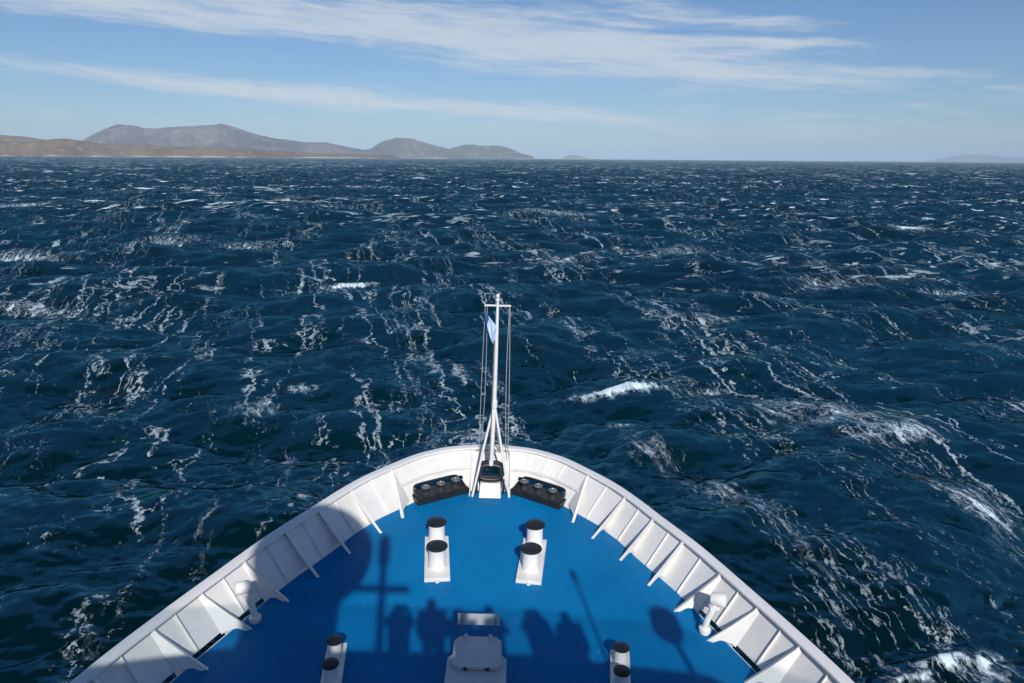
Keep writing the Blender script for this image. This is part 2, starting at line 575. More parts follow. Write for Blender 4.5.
def sea_object():
    x, y, rr, h, dx, dy, jac, jac2, rs, A = SEA
    # crest folding: take the sign under which crests (high water) fold
    fold = np.where(True, jac2 if np.corrcoef(jac2[rr < 400], h[rr < 400])[0, 1] < np.corrcoef(jac[rr < 400], h[rr < 400])[0, 1] else jac, 0)
    foam = 1.0 * smooth01(-fold, -0.40, -0.06)
    # trails of foam left on the windward backs of breaking seas
    for (px, py, ln, wd, st) in FOAM_PATCHES:
        p = on_sea(px, py)
        ex, ey = x + 0 - p.x, y - p.y
        al = ex * math.sin(WIND) + ey * math.cos(WIND)
        ac = ex * math.cos(WIND) - ey * math.sin(WIND)
        foam = np.maximum(foam, st * np.exp(-(al / ln) ** 2 - (ac / wd) ** 2))
        if st >= 0.9:           # a tumbling crest stands proud of the water
            h += 0.30 * (st - 0.5) * np.exp(-(al / (ln * 0.8)) ** 2 - (ac / wd) ** 2) * (0.7 + 0.3 * np.sin(x * 5.1 + 1.7 * np.sin(y * 6.3)))
    sgn = 1.0
    X = x + sgn * dx
    Y = y + sgn * dy
    nr, na = len(rs), len(A)
    far = 1 - smooth01(rr, 20000, 50000)
    co = np.stack([X, Y, h * far], 1).astype(np.float32)
    idx = np.arange(nr * na).reshape(nr, na)
    a = idx[:-1, :]
    b = idx[1:, :]
    a2, b2 = np.roll(a, -1, 1), np.roll(b, -1, 1)
    quads = np.stack([a, a2, b2, b], -1).reshape(-1, 4)[:, ::-1]
    me = bpy.data.meshes.new('sea')
    me.vertices.add(len(co))
    me.vertices.foreach_set('co', co.ravel())
    me.loops.add(quads.size)
    me.loops.foreach_set('vertex_index', quads.astype(np.int32).ravel())
    me.polygons.add(len(quads))
    me.polygons.foreach_set('loop_start', np.arange(0, quads.size, 4, dtype=np.int32))
    me.polygons.foreach_set('loop_total', np.full(len(quads), 4, np.int32))
    me.polygons.foreach_set('use_smooth', np.ones(len(quads), bool))
    me.update(calc_edges=True)
    at = me.attributes.new('foam', 'FLOAT', 'POINT')
    at.data.foreach_set('value', foam.astype(np.float32))
    me.materials.append(M['sea'])
    o = bpy.data.objects.new('sea', me)
    C.objects.link(o)
    o['kind'] = 'structure'
    o['label'] = 'dark blue wind-blown sea with whitecaps and foam streaks'
    print('sea quads', len(quads), 'foam mean', float(foam[(rr > 18) & (rr < 150)].mean()))


FOAM_PATCHES = [  # photograph position of foam left by breakers; length along and width across the wind in metres, strength
    (625, 391, 0.9, 4.2, 1.3), (712, 387, 0.8, 2.6, 0.7), (795, 412, 2.6, 3.0, 0.80), (850, 430, 2.2, 3.6, 0.86), (885, 446, 1.4, 3.2, 0.88), (957, 510, 1.5, 1.5, 1.05),
    (985, 540, 2.0, 1.5, 0.5), (935, 655, 0.45, 1.3, 1.1), (975, 655, 0.9, 1.0, 0.9), (905, 672, 0.4, 0.9, 1.0), (350, 281, 1.5, 3.6, 1.2), (420, 281, 1.2, 3.5, 0.6),
    (255, 405, 2.2, 1.8, 0.75), (283, 455, 2.8, 0.6, 0.62), (300, 385, 0.8, 2.0, 0.6), (205, 355, 3.5, 1.2, 0.55),
    (720, 320, 3.0, 4.5, 0.7), (830, 283, 6, 8, 0.6), (955, 290, 2.5, 6.0, 0.9), (900, 310, 5, 5, 0.6), (680, 250, 6, 8, 0.7), (630, 432, 0.5, 0.7, 1.0),
    (560, 262, 4, 7, 0.55), (240, 246, 3, 6, 0.8), (135, 244, 5, 12, 0.85), (25, 258, 5, 10, 0.85), (30, 306, 2.5, 6, 0.8), (560, 214, 6, 16, 0.8), (205, 194, 8, 14, 1.0),
    (910, 231, 4, 6, 1.2), (740, 265, 2, 4, 0.9), (790, 215, 6, 10, 0.8), (660, 460, 5, 1.2, 0.45), (745, 520, 5, 0.8, 0.5), (30, 205, 10, 14, 0.8), (540, 252, 2, 5, 0.9),
    (450, 430, 3, 2, 0.45), (200, 560, 2.5, 0.5, 0.4), (95, 640, 2.0, 0.45, 0.5), (100, 360, 4, 1.0, 0.5)]
sea_object()


# ------------------------------------------------------------------ hills along the far shore
def ridge(name, label, dist, depth, prof, mat, seed, rough=0.10, nx=220, ny=26):
    """prof: silhouette in photograph pixels; the terrain rises from the shore to its ridge and falls behind"""
    pts = []
    for px, py in prof:
        d = pixel_ray(px, py)
        a = math.atan2(d.x, d.y)
        rr = dist + depth * 0.5
        t = rr / math.hypot(d.x, d.y)
        pts.append((a, EYE_W.z + d.z * t))
    a0, a1 = pts[0][0], pts[-1][0]
    av, hv = [p[0] for p in pts], [p[1] for p in pts]
    bm = bmesh.new()
    grid = []
    for j in range(ny + 1):
        v = j / ny
        row = []
        for i in range(nx + 1):
            a = a0 + (a1 - a0) * i / nx
            h = float(np.interp(a, av, hv))
            sh = math.sin(math.pi * min(1, v)) ** 0.8
            rr = dist + depth * v + 0.06 * depth * mnoise.fractal(Vector((a * 40, seed, 0)), 1.0, 2.0, 4)
            x, y = rr * math.sin(a), rr * math.cos(a)
            nz = mnoise.fractal(Vector((x / depth * 5, y / depth * 5, seed)), 0.9, 2.0, 6)
            gully = abs(mnoise.fractal(Vector((x / depth * 3, y / depth * 1.5, seed + 9)), 0.9, 2.1, 5))
            z = h * sh * (1 + rough * nz * (1.0 - 0.75 * sh) * 3) - h * gully * 0.22 * sh * (1 - sh) * 3
            z += h * 0.03 * nz
            edge = min(1, i / 6, (nx - i) / 6)
            z = z * (0.3 + 0.7 * edge) if h > 2 else z
            row.append(bm.verts.new((x, y, max(z, 0.4) if 0 < j < ny and 0 < i < nx else -3.0)))
        grid.append(row)
    for j in range(ny):
        for i in range(nx):
            bm.faces.new((grid[j][i], grid[j][i + 1], grid[j + 1][i + 1], grid[j + 1][i]))
    o = obj(name, bm, mat, smooth=True)
    o['kind'] = 'structure'
    o['label'] = label
    return o


brown = make_land_mat('dry_grass_land', (0.12, 0.078, 0.045), (0.20, 0.135, 0.082))
grey = make_land_mat('heath_hill', (0.095, 0.082, 0.088), (0.185, 0.155, 0.152), shore=False, scale=0.0011)
dusk = make_land_mat('far_hill', (0.09, 0.085, 0.075), (0.15, 0.13, 0.11), shore=True, scale=0.0009)
ridge('coastal_plain', 'low tawny coastal plain along the shore', 8500, 1500,
      [(-60, 139), (0, 141.5), (25, 142), (50, 140), (66, 139), (80, 140.5), (100, 144), (150, 145), (190, 147), (240, 148.5), (285, 151), (315, 153.5), (365, 154.5), (400, 155.6)], brown, 2.0, 0.12)
ridge('hill', 'long low brown hill behind the coastal plain', 10200, 1600,
      [(-70, 131), (-20, 134), (0, 135), (15, 136), (30, 138), (55, 142), (90, 148), (110, 155)], brown, 5.0, 0.08, 120)
ridge('hill', 'broad grey flat-topped hill behind the tawny plain', 11800, 3600,
      [(62, 150), (78, 144), (90, 136), (103, 129), (119, 124.7), (126, 126), (142, 128.6), (160, 129), (180, 126.5), (200, 125.8), (222, 125), (232, 127.5), (248, 132.5), (262, 136.5), (285, 140), (305, 142.8), (325, 142), (338, 144.5), (352, 148), (372, 151.5), (400, 155)], grey, 8.0, 0.10)
ridge('hill', 'steep rounded grey hill beside the broad flat-topped one', 14000, 3200,
      [(330, 156), (350, 154), (370, 149), (382, 142.5), (396, 138.8), (412, 139.6), (426, 143), (440, 147), (452, 150), (470, 155)], dusk, 13.0, 0.10, 140)
ridge('hill', 'low twin-humped grey hill at the end of the shore', 15500, 2800,
      [(436, 156), (450, 149), (458, 146), (470, 144.6), (482, 146.2), (493, 145.6), (505, 147), (515, 150.5), (524, 154), (536, 157)], dusk, 17.0, 0.10, 140)
ridge('islet', 'small dark islet standing clear of the shore', 30000, 1000,
      [(561, 158.5), (565, 156.6), (569, 155.6), (573, 154.8), (578, 155.4), (583, 156.8), (589, 158.8)], dusk, 21.0, 0.12, 50)
ridge('island', 'faint blue island alone on the hazy horizon', 44000, 4500,
      [(925, 161.5), (942, 159), (955, 156.2), (972, 154.2), (990, 155.2), (1005, 157.2), (1030, 157.2), (1060, 156), (1100, 161)], dusk, 25.0, 0.08, 90)


def haze():
    m = bpy.data.materials.new('haze_air')
    m.use_nodes = True
    nt = m.node_tree
    nt.nodes.clear()
    v = nt.nodes.new('ShaderNodeVolumePrincipled')
    v.inputs['Color'].default_value = (0.62, 0.82, 1.0, 1)
    v.inputs['Density'].default_value = HAZE
    v.inputs['Anisotropy'].default_value = -0.2
    out = nt.nodes.new('ShaderNodeOutputMaterial')
    nt.links.new(v.outputs[0], out.inputs['Volume'])
    bm = bmesh.new()
    box(bm, -62000, 62000, -62000, 62000, -6, 760)
    o = obj('haze', bm, m)
    o['kind'] = 'stuff'
    o['label'] = 'thin pale sea haze in the distant air'


HAZE = 3.3e-5
haze()

# ------------------------------------------------------------------ the ship
# cap rail, outer edge: (half breadth, distance ahead of the eye), at 1.0 m above the deck
RAIL = [(0.0, 15.95), (0.30, 15.93), (0.98, 15.77), (1.45, 15.52), (1.92, 15.14), (2.74, 14.12), (3.20, 13.34), (3.56, 12.58), (4.10, 11.45), (4.64, 10.05),
        (4.97, 9.15), (5.33, 8.06), (5.70, 6.6), (6.15, 4.5), (6.50, 2.0), (6.75, -1.0), (7.0, -6.0), (7.1, -14.0), (7.1, -30.0)]


def catmull(pts, step=0.06):
    P = [Vector((-pts[1][0], pts[1][1]))] + [Vector(p) for p in pts] + [Vector(pts[-1])]
    out = []
    for i in range(1, len(P) - 2):
        p0, p1, p2, p3 = P[i - 1], P[i], P[i + 1], P[i + 2]
        n = max(2, int((p2 - p1).length / step)) if p1.y > 4 else 4
        for k in range(n):
            t = k / n
            out.append(0.5 * ((2 * p1) + (p2 - p0) * t + (2 * p0 - 5 * p1 + 4 * p2 - p3) * t * t + (3 * p1 - p0 - 3 * p2 + p3) * t ** 3))
    out.append(P[-2])
    return out


RAIL = [(x * 1.04, y * 1.04 if y > 0 else y) for x, y in RAIL]
half = catmull(RAIL)
OUT = [Vector((-p.x, p.y)) for p in half[:0:-1]] + half           # port aft, round the stem, starboard aft


def normals(c):
    ns = []
    for i in range(len(c)):
        t = (c[min(i + 1, len(c) - 1)] - c[max(i - 1, 0)]).normalized()
        ns.append(Vector((-t.y, t.x)))                                # outboard
    return ns


NRM = normals(OUT)
PLATE_TOP, ZT = 0.125, 0.72            # plate lies this far inside the rail edge; bulwark height


def plate(i, z):
    """inner face of the flared bulwark plate at outline point i, height z"""
    flare = 0.45 + 0.55 * max(0, NRM[i].y) ** 2
    p = OUT[i] - NRM[i] * (PLATE_TOP + flare * (1 - z / ZT))
    return Vector((p.x, p.y, z))


def nearest(x, y, z=0.5):
    best = min(range(len(OUT)), key=lambda i: (plate(i, z).x - x) ** 2 + (plate(i, z).y - y) ** 2)
    return best


ship = thing('ship', 'white bow bulwarks and blue painted foredeck of a passenger ship', 'ship')

# deck
bm = bmesh.new()
edge = [plate(i, 0.0) for i in range(len(OUT))]
n2 = len(edge) // 2
for i in range(n2):
    a, b = edge[i], edge[-1 - i]
    c, d = edge[i + 1], edge[-2 - i]
    if i + 1 >= len(edge) - 2 - i:
        break
    pa = [bm.verts.new((q.x, q.y, 0)) for q in (a, b, d, c)]
    bm.faces.new(pa)
tipi = n2
bmesh.ops.remove_doubles(bm, verts=bm.verts, dist=1e-4)
tip = [v for v in bm.verts if v.co.y > 15.6]
obj('foredeck', bm, 'deck', ship)

# bulwark plating with its openings
CHOCK = (0.29, 0.34, 0.78)
iL, iR = nearest(-1.30, 15.2), nearest(1.30, 15.2)
ZL = [-0.04, 0.004, 0.03, 0.06, 0.08, 0.15, 0.20, 0.26, 0.34, 0.42, 0.50, 0.60, 0.66, ZT]


def is_hole(i, z0, z1):
    pm = (plate(i, (z0 + z1) / 2) + plate(i + 1, (z0 + z1) / 2)) / 2
    zm = (z0 + z1) / 2
    if 15.2 < pm.y and abs(pm.x) < 0.28 and 0.06 < zm < 0.42:
        return True                                   # stem chock
    if 0.70 < abs(pm.x) < 1.80 and pm.y > 14.2 and 0.06 < zm < 0.26:
        return True                                   # roller fairleads
    if 0.004 < zm < 0.08 and pm.y < 11.0:              # freeing ports in each bay
        ys = [10.95, 10.02, 9.05, 8.05, 7.05, 6.0]
        for k in range(len(ys) - 1):
            if ys[k + 1] + 0.06 < pm.y < ys[k] - 0.06:
                return True
    return False


bm = bmesh.new()
inner, outer = {}, {}
for i in range(len(OUT)):
    for j, z in enumerate(ZL):
        p = plate(i, z)
        inner[i, j] = bm.verts.new(p)
        q = p + Vector((NRM[i].x, NRM[i].y, 0)) * 0.012
        outer[i, j] = bm.verts.new(q)
solid = {(i, j): not is_hole(i, ZL[j], ZL[j + 1]) for i in range(len(OUT) - 1) for j in range(len(ZL) - 1)}
for (i, j), s in solid.items():
    if not s:
        continue
    bm.faces.new((inner[i, j], inner[i + 1, j], inner[i + 1, j + 1], inner[i, j + 1]))
    bm.faces.new((outer[i, j], outer[i, j + 1], outer[i + 1, j + 1], outer[i + 1, j]))
    for (di, dj, e) in ((-1, 0, ((i, j), (i, j + 1))), (1, 0, ((i + 1, j), (i + 1, j + 1))), (0, -1, ((i, j), (i + 1, j))), (0, 1, ((i, j + 1), (i + 1, j + 1)))):
        if not solid.get((i + di, j + dj), False):
            a, b = e
            bm.faces.new((inner[a], inner[b], outer[b], outer[a]))
bmesh.ops.delete(bm, geom=[v for v in bm.verts if not v.link_faces], context='VERTS')
obj('bulwark_plating', bm, 'white', ship, smooth=True)

# cap rail: a flat bar with turned-down edges
bm = bmesh.new()
sect = [(a, z - 1.0 + ZT) for a, z in ((0.0, 1.012), (-0.012, 1.034), (-0.03, 1.038), (-0.19, 1.038), (-0.213, 1.032), (-0.22, 1.012), (-0.22, 0.995), (-0.135, 1.0005), (-0.10, 1.0005), (0.0, 0.985))]
rows = []
for i in range(len(OUT)):
    rows.append([bm.verts.new((OUT[i].x + NRM[i].x * a, OUT[i].y + NRM[i].y * a, z)) for a, z in sect])
for a, b in zip(rows, rows[1:]):
    for k in range(len(sect)):
        bm.faces.new((a[k], b[k], b[(k + 1) % len(sect)], a[(k + 1) % len(sect)]))
bm.faces.new(rows[0])
bm.faces.new(rows[-1][::-1])
obj('cap_rail', bm, 'rail', ship, smooth=True)

# hull below the deck, flaring in to the waterline
bm = bmesh.new()
LEV = [(0.985, 1.0, 0.0, 0.0), (0.0, 0.99, 0.02, 0.03), (-1.2, 0.95, 0.25, 0.1), (-3.0, 0.84, 0.9, 0.1), (-5.0, 0.68, 1.8, 0.1), (-7.0, 0.55, 2.6, 0.1), (-10.0, 0.45, 3.2, 0.1)]
rows = []
for z, kx, sh, ins in LEV:
    row = []
    for i in range(0, len(OUT), 3):
        p = plate(i, 0.0) + Vector((NRM[i].x, NRM[i].y, 0)) * 0.013
        t = max(0, min(1, (p.y + 6) / 22))
        k = 1 - (1 - kx) * t ** 0.7
        row.append(bm.verts.new((p.x * k, p.y - sh * t ** 3, z)))
    rows.append(row)
for a, b in zip(rows[1:], rows[2:]):
    for i in range(len(a) - 1):
        bm.faces.new((a[i], a[i + 1], b[i + 1], b[i]))
bm.faces.new(rows[-1])
obj('hull', bm, 'hull', ship, smooth=True)

# bulwark brackets: (foot half breadth, foot y, top half breadth, top y)
BR = [(1.94, 14.02, 2.19, 14.49), (2.32, 13.35, 2.90, 13.38), (2.81, 12.53, 3.355, 12.50), (3.235, 11.68, 3.79, 11.64), (3.57, 10.91, 4.225, 10.63),
      (3.965, 10.125, 4.615, 9.71), (4.295, 9.15, 4.935, 8.76), (4.60, 8.12, 5.25, 7.78), (4.92, 7.1, 5.56, 6.8), (5.2, 6.1, 5.83, 5.8)]


def bracket(side, foot, top):
    f = Vector((side * foot[0], foot[1], 0))
    i = nearest(side * top[0], top[1], ZT)
    base = plate(i, 0.0)
    dirv = Vector((base.x - f.x, base.y - f.y, 0))
    L = dirv.length
    dirv.normalize()
    side_v = Vector((-dirv.y, dirv.x, 0))

    def fr(a, b, w):                       # a inboard of the plate, b height
        return plate(i, b) - dirv * a + side_v * w
    tw, zt = 0.075, ZT - 0.006
    web = [(L, 0.002), (L - 0.09, 0.002), (L - 0.16, 0.065), (L - 0.20, 0.075), (0.07, 0.075), (0.003, 0.05), (0.003, 0.35), (0.003, zt), (tw, zt), (tw + 0.02, zt - 0.09), ((L + tw) / 2 - 0.01, zt * 0.46)]
    bm = bmesh.new()
    prism(bm, web, -0.006, 0.006, fr)
    o = obj('bracket', bm, 'white', ship)
    # flat bar welded along the free edge
    bm = bmesh.new()
    A, B, E2, D = (tw + 0.002, zt), (tw + 0.022, zt - .09), ((L + tw) / 2 - 0.008, zt * 0.46), (L + 0.002, 0.004)
    poly = [A, B, E2, D, (D[0] + 0.016, D[1]), (E2[0] + 0.014, E2[1]), (B[0] + 0.012, B[1] + .008), (A[0] + 0.012, A[1])]
    prism(bm, poly, -0.030, 0.030, fr)
    obj('face_bar', bm, 'white', o)


for side in (-1, 1):
    for k, b in enumerate(BR):
        if k == 0:
            bb = b
            bracket(side, (bb[0], bb[1]), (bb[2] * 1.04 + .02, bb[3] * 1.04))
        else:
            bracket(side, (b[0], b[1]), (b[2] * 1.04, b[3] * 1.04))


def stiffener(i, z0, z1, depth=0.05):
    b = plate(i, 0)
    n = Vector((NRM[i].x, NRM[i].y, 0))
    t = Vector((n.y, -n.x, 0))
    bm = bmesh.new()

    def fr(a, z, w):
        return plate(i, z) - n * a + t * w
    prism(bm, [(0.0, z0), (depth, z0 + .03), (depth, z1), (0.0, z1)], -0.006, 0.006, fr)
    obj('stiffener', bm, 'white', ship)


for side in (-1, 1):
    for (hx, y) in ((2.59, 13.93), (3.13, 12.95), (3.58, 12.07), (3.98, 11.17), (4.43, 10.17), (4.78, 9.22), (5.1, 8.27), (5.42, 7.28)):
        i = nearest(side * hx * 1.04, y * 1.04, ZT)
        stiffener(i, 0.01 if y > 10.4 else 0.09, ZT - 0.006)
for hx, y in ((0.98, 15.60), (1.42, 15.35), (1.82, 15.03)):
    stiffener(nearest(hx * 1.04, y * 1.04, ZT), 0.39, ZT - 0.006, 0.04)


def stringer(x0, x1):
    bm = bmesh.new()
    ids = [i for i in range(len(OUT)) if min(x0, x1) <= plate(i, 0.37).x <= max(x0, x1) and OUT[i].y > 13]
    rows = []
    for i in ids:
        n = Vector((NRM[i].x, NRM[i].y, 0))
        rows.append([bm.verts.new(plate(i, z) - n * a) for a, z in ((0.0, 0.365), (0.07, 0.365), (0.07, 0.38), (0.0, 0.38))])
    for a, b in zip(rows, rows[1:]):
        for k in range(4):
            bm.faces.new((a[k], b[k], b[(k + 1) % 4], a[(k + 1) % 4]))
    bm.faces.new(rows[0])
    bm.faces.new(rows[-1][::-1])
    obj('stringer', bm, 'white', ship)


stringer(-2.25, -0.52)
stringer(0.52, 2.25)
# two deep webs beside the stem
for s in (-1, 1):
    bm = bmesh.new()
    ia = min((i for i in range(len(OUT))), key=lambda i: abs(plate(i, 0.0).x - s * 0.49) + (5 if OUT[i].y < 13 else 0))
    ib = min((i for i in range(len(OUT))), key=lambda i: abs(plate(i, ZT).x - s * 0.49) + (5 if OUT[i].y < 13 else 0))
    y0, y1 = plate(ia, 0.0).y, plate(ib, ZT).y
    prism(bm, [(15.12, 0.002), (y0, 0.002), (y1, ZT - .006), (y1 - 0.16, ZT - .006), (y1 - 0.20, ZT - 0.09)], s * 0.49 - 0.012, s * 0.49 + 0.012,
          lambda a, b, w: Vector((w, a, b)))
    obj('stem_web', bm, 'white', ship)

# ------------------------------------------------------------------ stem chock
t = thing('mooring_chock', 'black oval mooring chock set in the stem above a white sill', 'chock', (0.01, 15.42, 0))
bm = bmesh.new()
ring = []
for k in range(28):
    a = 2 * math.pi * k / 28
    ca, sa = math.cos(a), math.sin(a)
    ex = abs(ca) ** 0.6 * (1 if ca > 0 else -1)
    ez = abs(sa) ** 0.6 * (1 if sa > 0 else -1)
    ring.append((0.265 * ex, 0.04 * ez, 0.51 + 0.175 * ez))
tube(bm, ring, 0.065, 12, closed=True)
obj('ring', bm, 'black', t, smooth=True)
bm = bmesh.new()
tube(bm, [(p[0] * 1.02, p[1] + 0.12, p[2]) for p in ring], 0.075, 10, closed=True)
obj('outer_ring', bm, 'black', t, smooth=True)
bm = bmesh.new()
prism(bm, [(-0.36, 0.003), (0.16, 0.003), (0.16, 0.265), (-0.10, 0.265)], -0.25, 0.25, lambda a, b, w: Vector((w * (1.06 - 0.35 * b), a, b)))
obj('sill', bm, 'white', t, bevel=0.012)
for s in (-1, 1):
    bm = bmesh.new()
    box(bm, s * 0.33 - 0.02, s * 0.33 + 0.02, -0.20, 0.0, 0.05, 0.34)
    obj('lug', bm, 'black', t, bevel=0.008)


# ------------------------------------------------------------------ roller fairleads
def fairlead(side, label):
    a, b = Vector((side * 1.665, 14.57, 0)), Vector((side * 0.50, 15.31, 0))
    mid = (a + b) / 2
    d = (b - a) if side < 0 else (a - b)
    rz = math.atan2(d.y, d.x)
    L = (b - a).length
    t = thing('roller_fairlead', label, 'fairlead', mid, rz, 'roller fairleads either side of the stem')
    # local x along the bulwark, local y outboard
    bm = bmesh.new()
    box(bm, -L / 2, L / 2, 0.0, 0.36, 0.003, 0.13)
    obj('bed', bm, 'black', t, bevel=0.012)
    bm = bmesh.new()
    box(bm, -L / 2 + 0.03, L / 2 - 0.10, 0.05, 0.52, 0.131, 0.145)
    obj('tread_plate', bm, 'iron', t, bevel=0.006)
    for k in (-1, 0, 1):
        m = Matrix.Translation((k * 0.40 * L / 1.38, 0.19, 0.146))
        bm = bmesh.new()
        lathe(bm, [(0.115, 0), (0.115, 0.03), (0.075, 0.06), (0.066, 0.10), (0.075, 0.15), (0.10, 0.175), (0.10, 0.19)], 24, m)
        r = obj('roller', bm, 'iron', t, smooth=True)
        bm = bmesh.new()
        lathe(bm, [(0.100, 0.1905), (0.106, 0.197), (0.104, 0.208), (0.085, 0.214), (0.080, 0.205), (0.045, 0.204), (0.043, 0.222), (0.030, 0.228)], 24, m)
        obj('roller_cap', bm, 'steel', r, smooth=True)
    for s in (-1, 1):
        bm = bmesh.new()
        prism(bm, [(0.02, 0.146), (0.36, 0.146), (0.40, 0.24), (0.28, 0.24)], s * (L / 2 - 0.06) - 0.015, s * (L / 2 - 0.06) + 0.015, lambda a, b, w: Vector((w, a, b)))
        obj('cheek', bm, 'iron', t, bevel=0.004)
    # rounded black coaming of the opening in the bulwark
    bm = bmesh.new()
    pts = []
    for k in range(24):
        an = 2 * math.pi * k / 24
        ca, sa = math.cos(an), math.sin(an)
        ex = abs(ca) ** 0.35 * (1 if ca > 0 else -1)
        ez = abs(sa) ** 0.35 * (1 if sa > 0 else -1)
        pts.append((0.60 * ex - 0.02 * side, 0.43 + 0.09 * ez, 0.185 + 0.105 * ez))
    tube(bm, pts, 0.030, 8, closed=True)
    obj('coaming', bm, 'black', t, smooth=True)


fairlead(-1, 'black three-roller mooring fairlead on the port side of the stem')
fairlead(1, 'black three-roller mooring fairlead on the starboard side of the stem')


# ------------------------------------------------------------------ mooring bollards
def bollard(label, x, y, rz, sc, yspan):
    """x, y: middle of the base plate"""
    t = thing('mooring_bollard', label, 'bollard', (x, y, 0), rz, 'twin mooring bollards on the foredeck')
    w, L = 0.25 * sc, yspan
    bm = bmesh.new()
    box(bm, -w, w, -L / 2, L / 2, 0.003, 0.085 * sc)
    obj('base_plate', bm, 'white', t, bevel=0.015)
    bm = bmesh.new()
    lathe(bm, [(0.045 * sc, 0.003), (0.045 * sc, 0.05 * sc), (0.02 * sc, 0.06 * sc)], 14, Matrix.Translation((0, -L / 2 - 0.01, 0)))
    obj('lug', bm, 'white', t, smooth=True)
    for py in (-0.355 * sc, 0.575 * sc) if sc > 0.9 else (-0.30, 0.24):
        m = Matrix.Translation((0, py, 0))
        bm = bmesh.new()
        z0, z1 = 0.085 * sc + .001, 0.515 * sc
        lathe(bm, [(0.182 * sc, z0), (0.178 * sc, z0 + 0.015), (0.168 * sc, z0 + 0.03), (0.168 * sc, z1 - 0.02), (0.168 * sc, z1)], 36, m)
        p = obj('post', bm, 'white', t, smooth=True)
        bm = bmesh.new()
        lathe(bm, [(0.170 * sc, z1 + .0005), (0.205 * sc, z1 + 0.003), (0.212 * sc, z1 + 0.012), (0.212 * sc, z1 + 0.03 * sc), (0.200 * sc, z1 + 0.04 * sc), (0.08 * sc, z1 + 0.046 * sc)], 36, m)
        obj('cap', bm, 'black', p, smooth=True)


bollard('large sunlit white twin bollard with black caps to port, ahead of the locker', -0.985, 12.38, R(6.6), 1.0, 1.52)
bollard('large sunlit white twin bollard with black caps to starboard, ahead of the locker', 0.965, 12.38, R(-6.6), 1.0, 1.52)
bollard('small white twin bollard with black caps, in deep shade, to port of the deck locker', -2.305, 9.24, R(7.5), 0.64, 1.05)
bollard('small white twin bollard with black caps, half in sun, to starboard of the deck locker', 2.305, 9.24, R(-7.5), 0.64, 1.05)

# ------------------------------------------------------------------ deck locker with its sign board
t = thing('deck_locker', 'pale grey deck locker with chamfered lid and a raised board on two rods', 'locker', (0.0, 8.95, 0))


def chamfer_rect(x, y0, y1, c):
    return [(-x, y0 + c), (-x + c * .3, y0 + c * .3), (-x + c, y0), (x - c, y0), (x - c * .3, y0 + c * .3), (x, y0 + c), (x, y1 - c), (x - c * .8, y1), (-x + c * .8, y1), (-x, y1 - c)]


bm = bmesh.new()
prism(bm, chamfer_rect(0.465, -0.80, 0.30, 0.14), 0.003, 0.36, lambda a, b, w: Vector((a, b, w)))
obj('body', bm, 'wood', t, bevel=0.02)
bm = bmesh.new()
prism(bm, chamfer_rect(0.385, -0.10, 0.60, 0.11), 0.38, 0.425, lambda a, b, w: Vector((a, b, w)))
lid = obj('lid', bm, 'wood', t, bevel=0.012)
for s in (-1, 1):
    bm = bmesh.new()
    box(bm, s * 0.20 - 0.03, s * 0.20 + 0.03, 0.555, 0.625, 0.426, 0.452)
    obj('hinge', bm, 'wood', lid, bevel=0.006)
    bm = bmesh.new()
    box(bm, s * 0.17 - 0.03, s * 0.17 + 0.03, -0.125, -0.101, 0.385, 0.42)
    obj('latch', bm, 'iron', lid, bevel=0.004)
    bm = bmesh.new()
    tube(bm, [(s * 0.275, 0.645, 0.003), (s * 0.275, 0.645, 0.72)], 0.011, 8)
    obj('rod', bm, 'steel', t, smooth=True)
bm = bmesh.new()
box(bm, -0.30, 0.30, 0.10, 0.58, 0.361, 0.379)
obj('gasket', bm, 'iron', t)
bm = bmesh.new()
box(bm, -0.34, 0.34, 0.658, 0.682, 0.60, 0.80)
obj('board', bm, 'wood', t, bevel=0.008)
bm = bmesh.new()
prism(bm, chamfer_rect(0.37, 0.30, 0.58, 0.08), 0.003, 0.355, lambda a, b, w: Vector((a, b, w)))
obj('front_body', bm, 'wood', t, bevel=0.012)


# ------------------------------------------------------------------ vent pipes by the bulwark
def vent(side, label):
    t = thing('vent_pipe', label, 'vent pipe', (side * 3.96, 10.33, 0), 0, 'deck vent pipes by the bulwark')
    bm = bmesh.new()
    lathe(bm, [(0.085, 0.003), (0.085, 0.03), (0.105, 0.04), (0.105, 0.10), (0.075, 0.125), (0.06, 0.13)], 24)
    obj('foot', bm, 'white', t, smooth=True)
    bm = bmesh.new()
    tube(bm, [(0, 0, 0.12), (side * 0.03, 0.0, 0.28), (side * 0.10, 0.01, 0.46), (side * 0.13, 0.015, 0.54)], 0.055, 16)
    p = obj('pipe', bm, 'white', t, smooth=True)
    bm = bmesh.new()
    box(bm, side * 0.12 - 0.085, side * 0.12 + 0.085, -0.055, 0.055, 0.50, 0.55)
    obj('collar', bm, 'white', p, bevel=0.01)
    m = Matrix.Translation((side * 0.20, 0.02, 0.66)) @ Matrix.Rotation(R(-32 * side), 4, 'Z') @ Matrix.Rotation(R(82 * side), 4, 'Y')
    bm = bmesh.new()
    lathe(bm, [(0.088, -0.135), (0.11, -0.125), (0.116, -0.105), (0.116, 0.09), (0.10, 0.11), (0.06, 0.12)], 28, m)
    h = obj('head', bm, 'white', t, smooth=True)
    bm = bmesh.new()
    lathe(bm, [(0.086, -0.139), (0.086, -0.1355)], 28, m)
    obj('screen', bm, 'wood', h)
    bm = bmesh.new()
    box(bm, side * 0.12 - 0.03, side * 0.12 + 0.03, -0.03, 0.03, 0.545, 0.60)
    obj('neck', bm, 'white', h)


vent(-1, 'white vent pipe with drum head by the port bulwark')
vent(1, 'white vent pipe with drum head by the starboard bulwark')

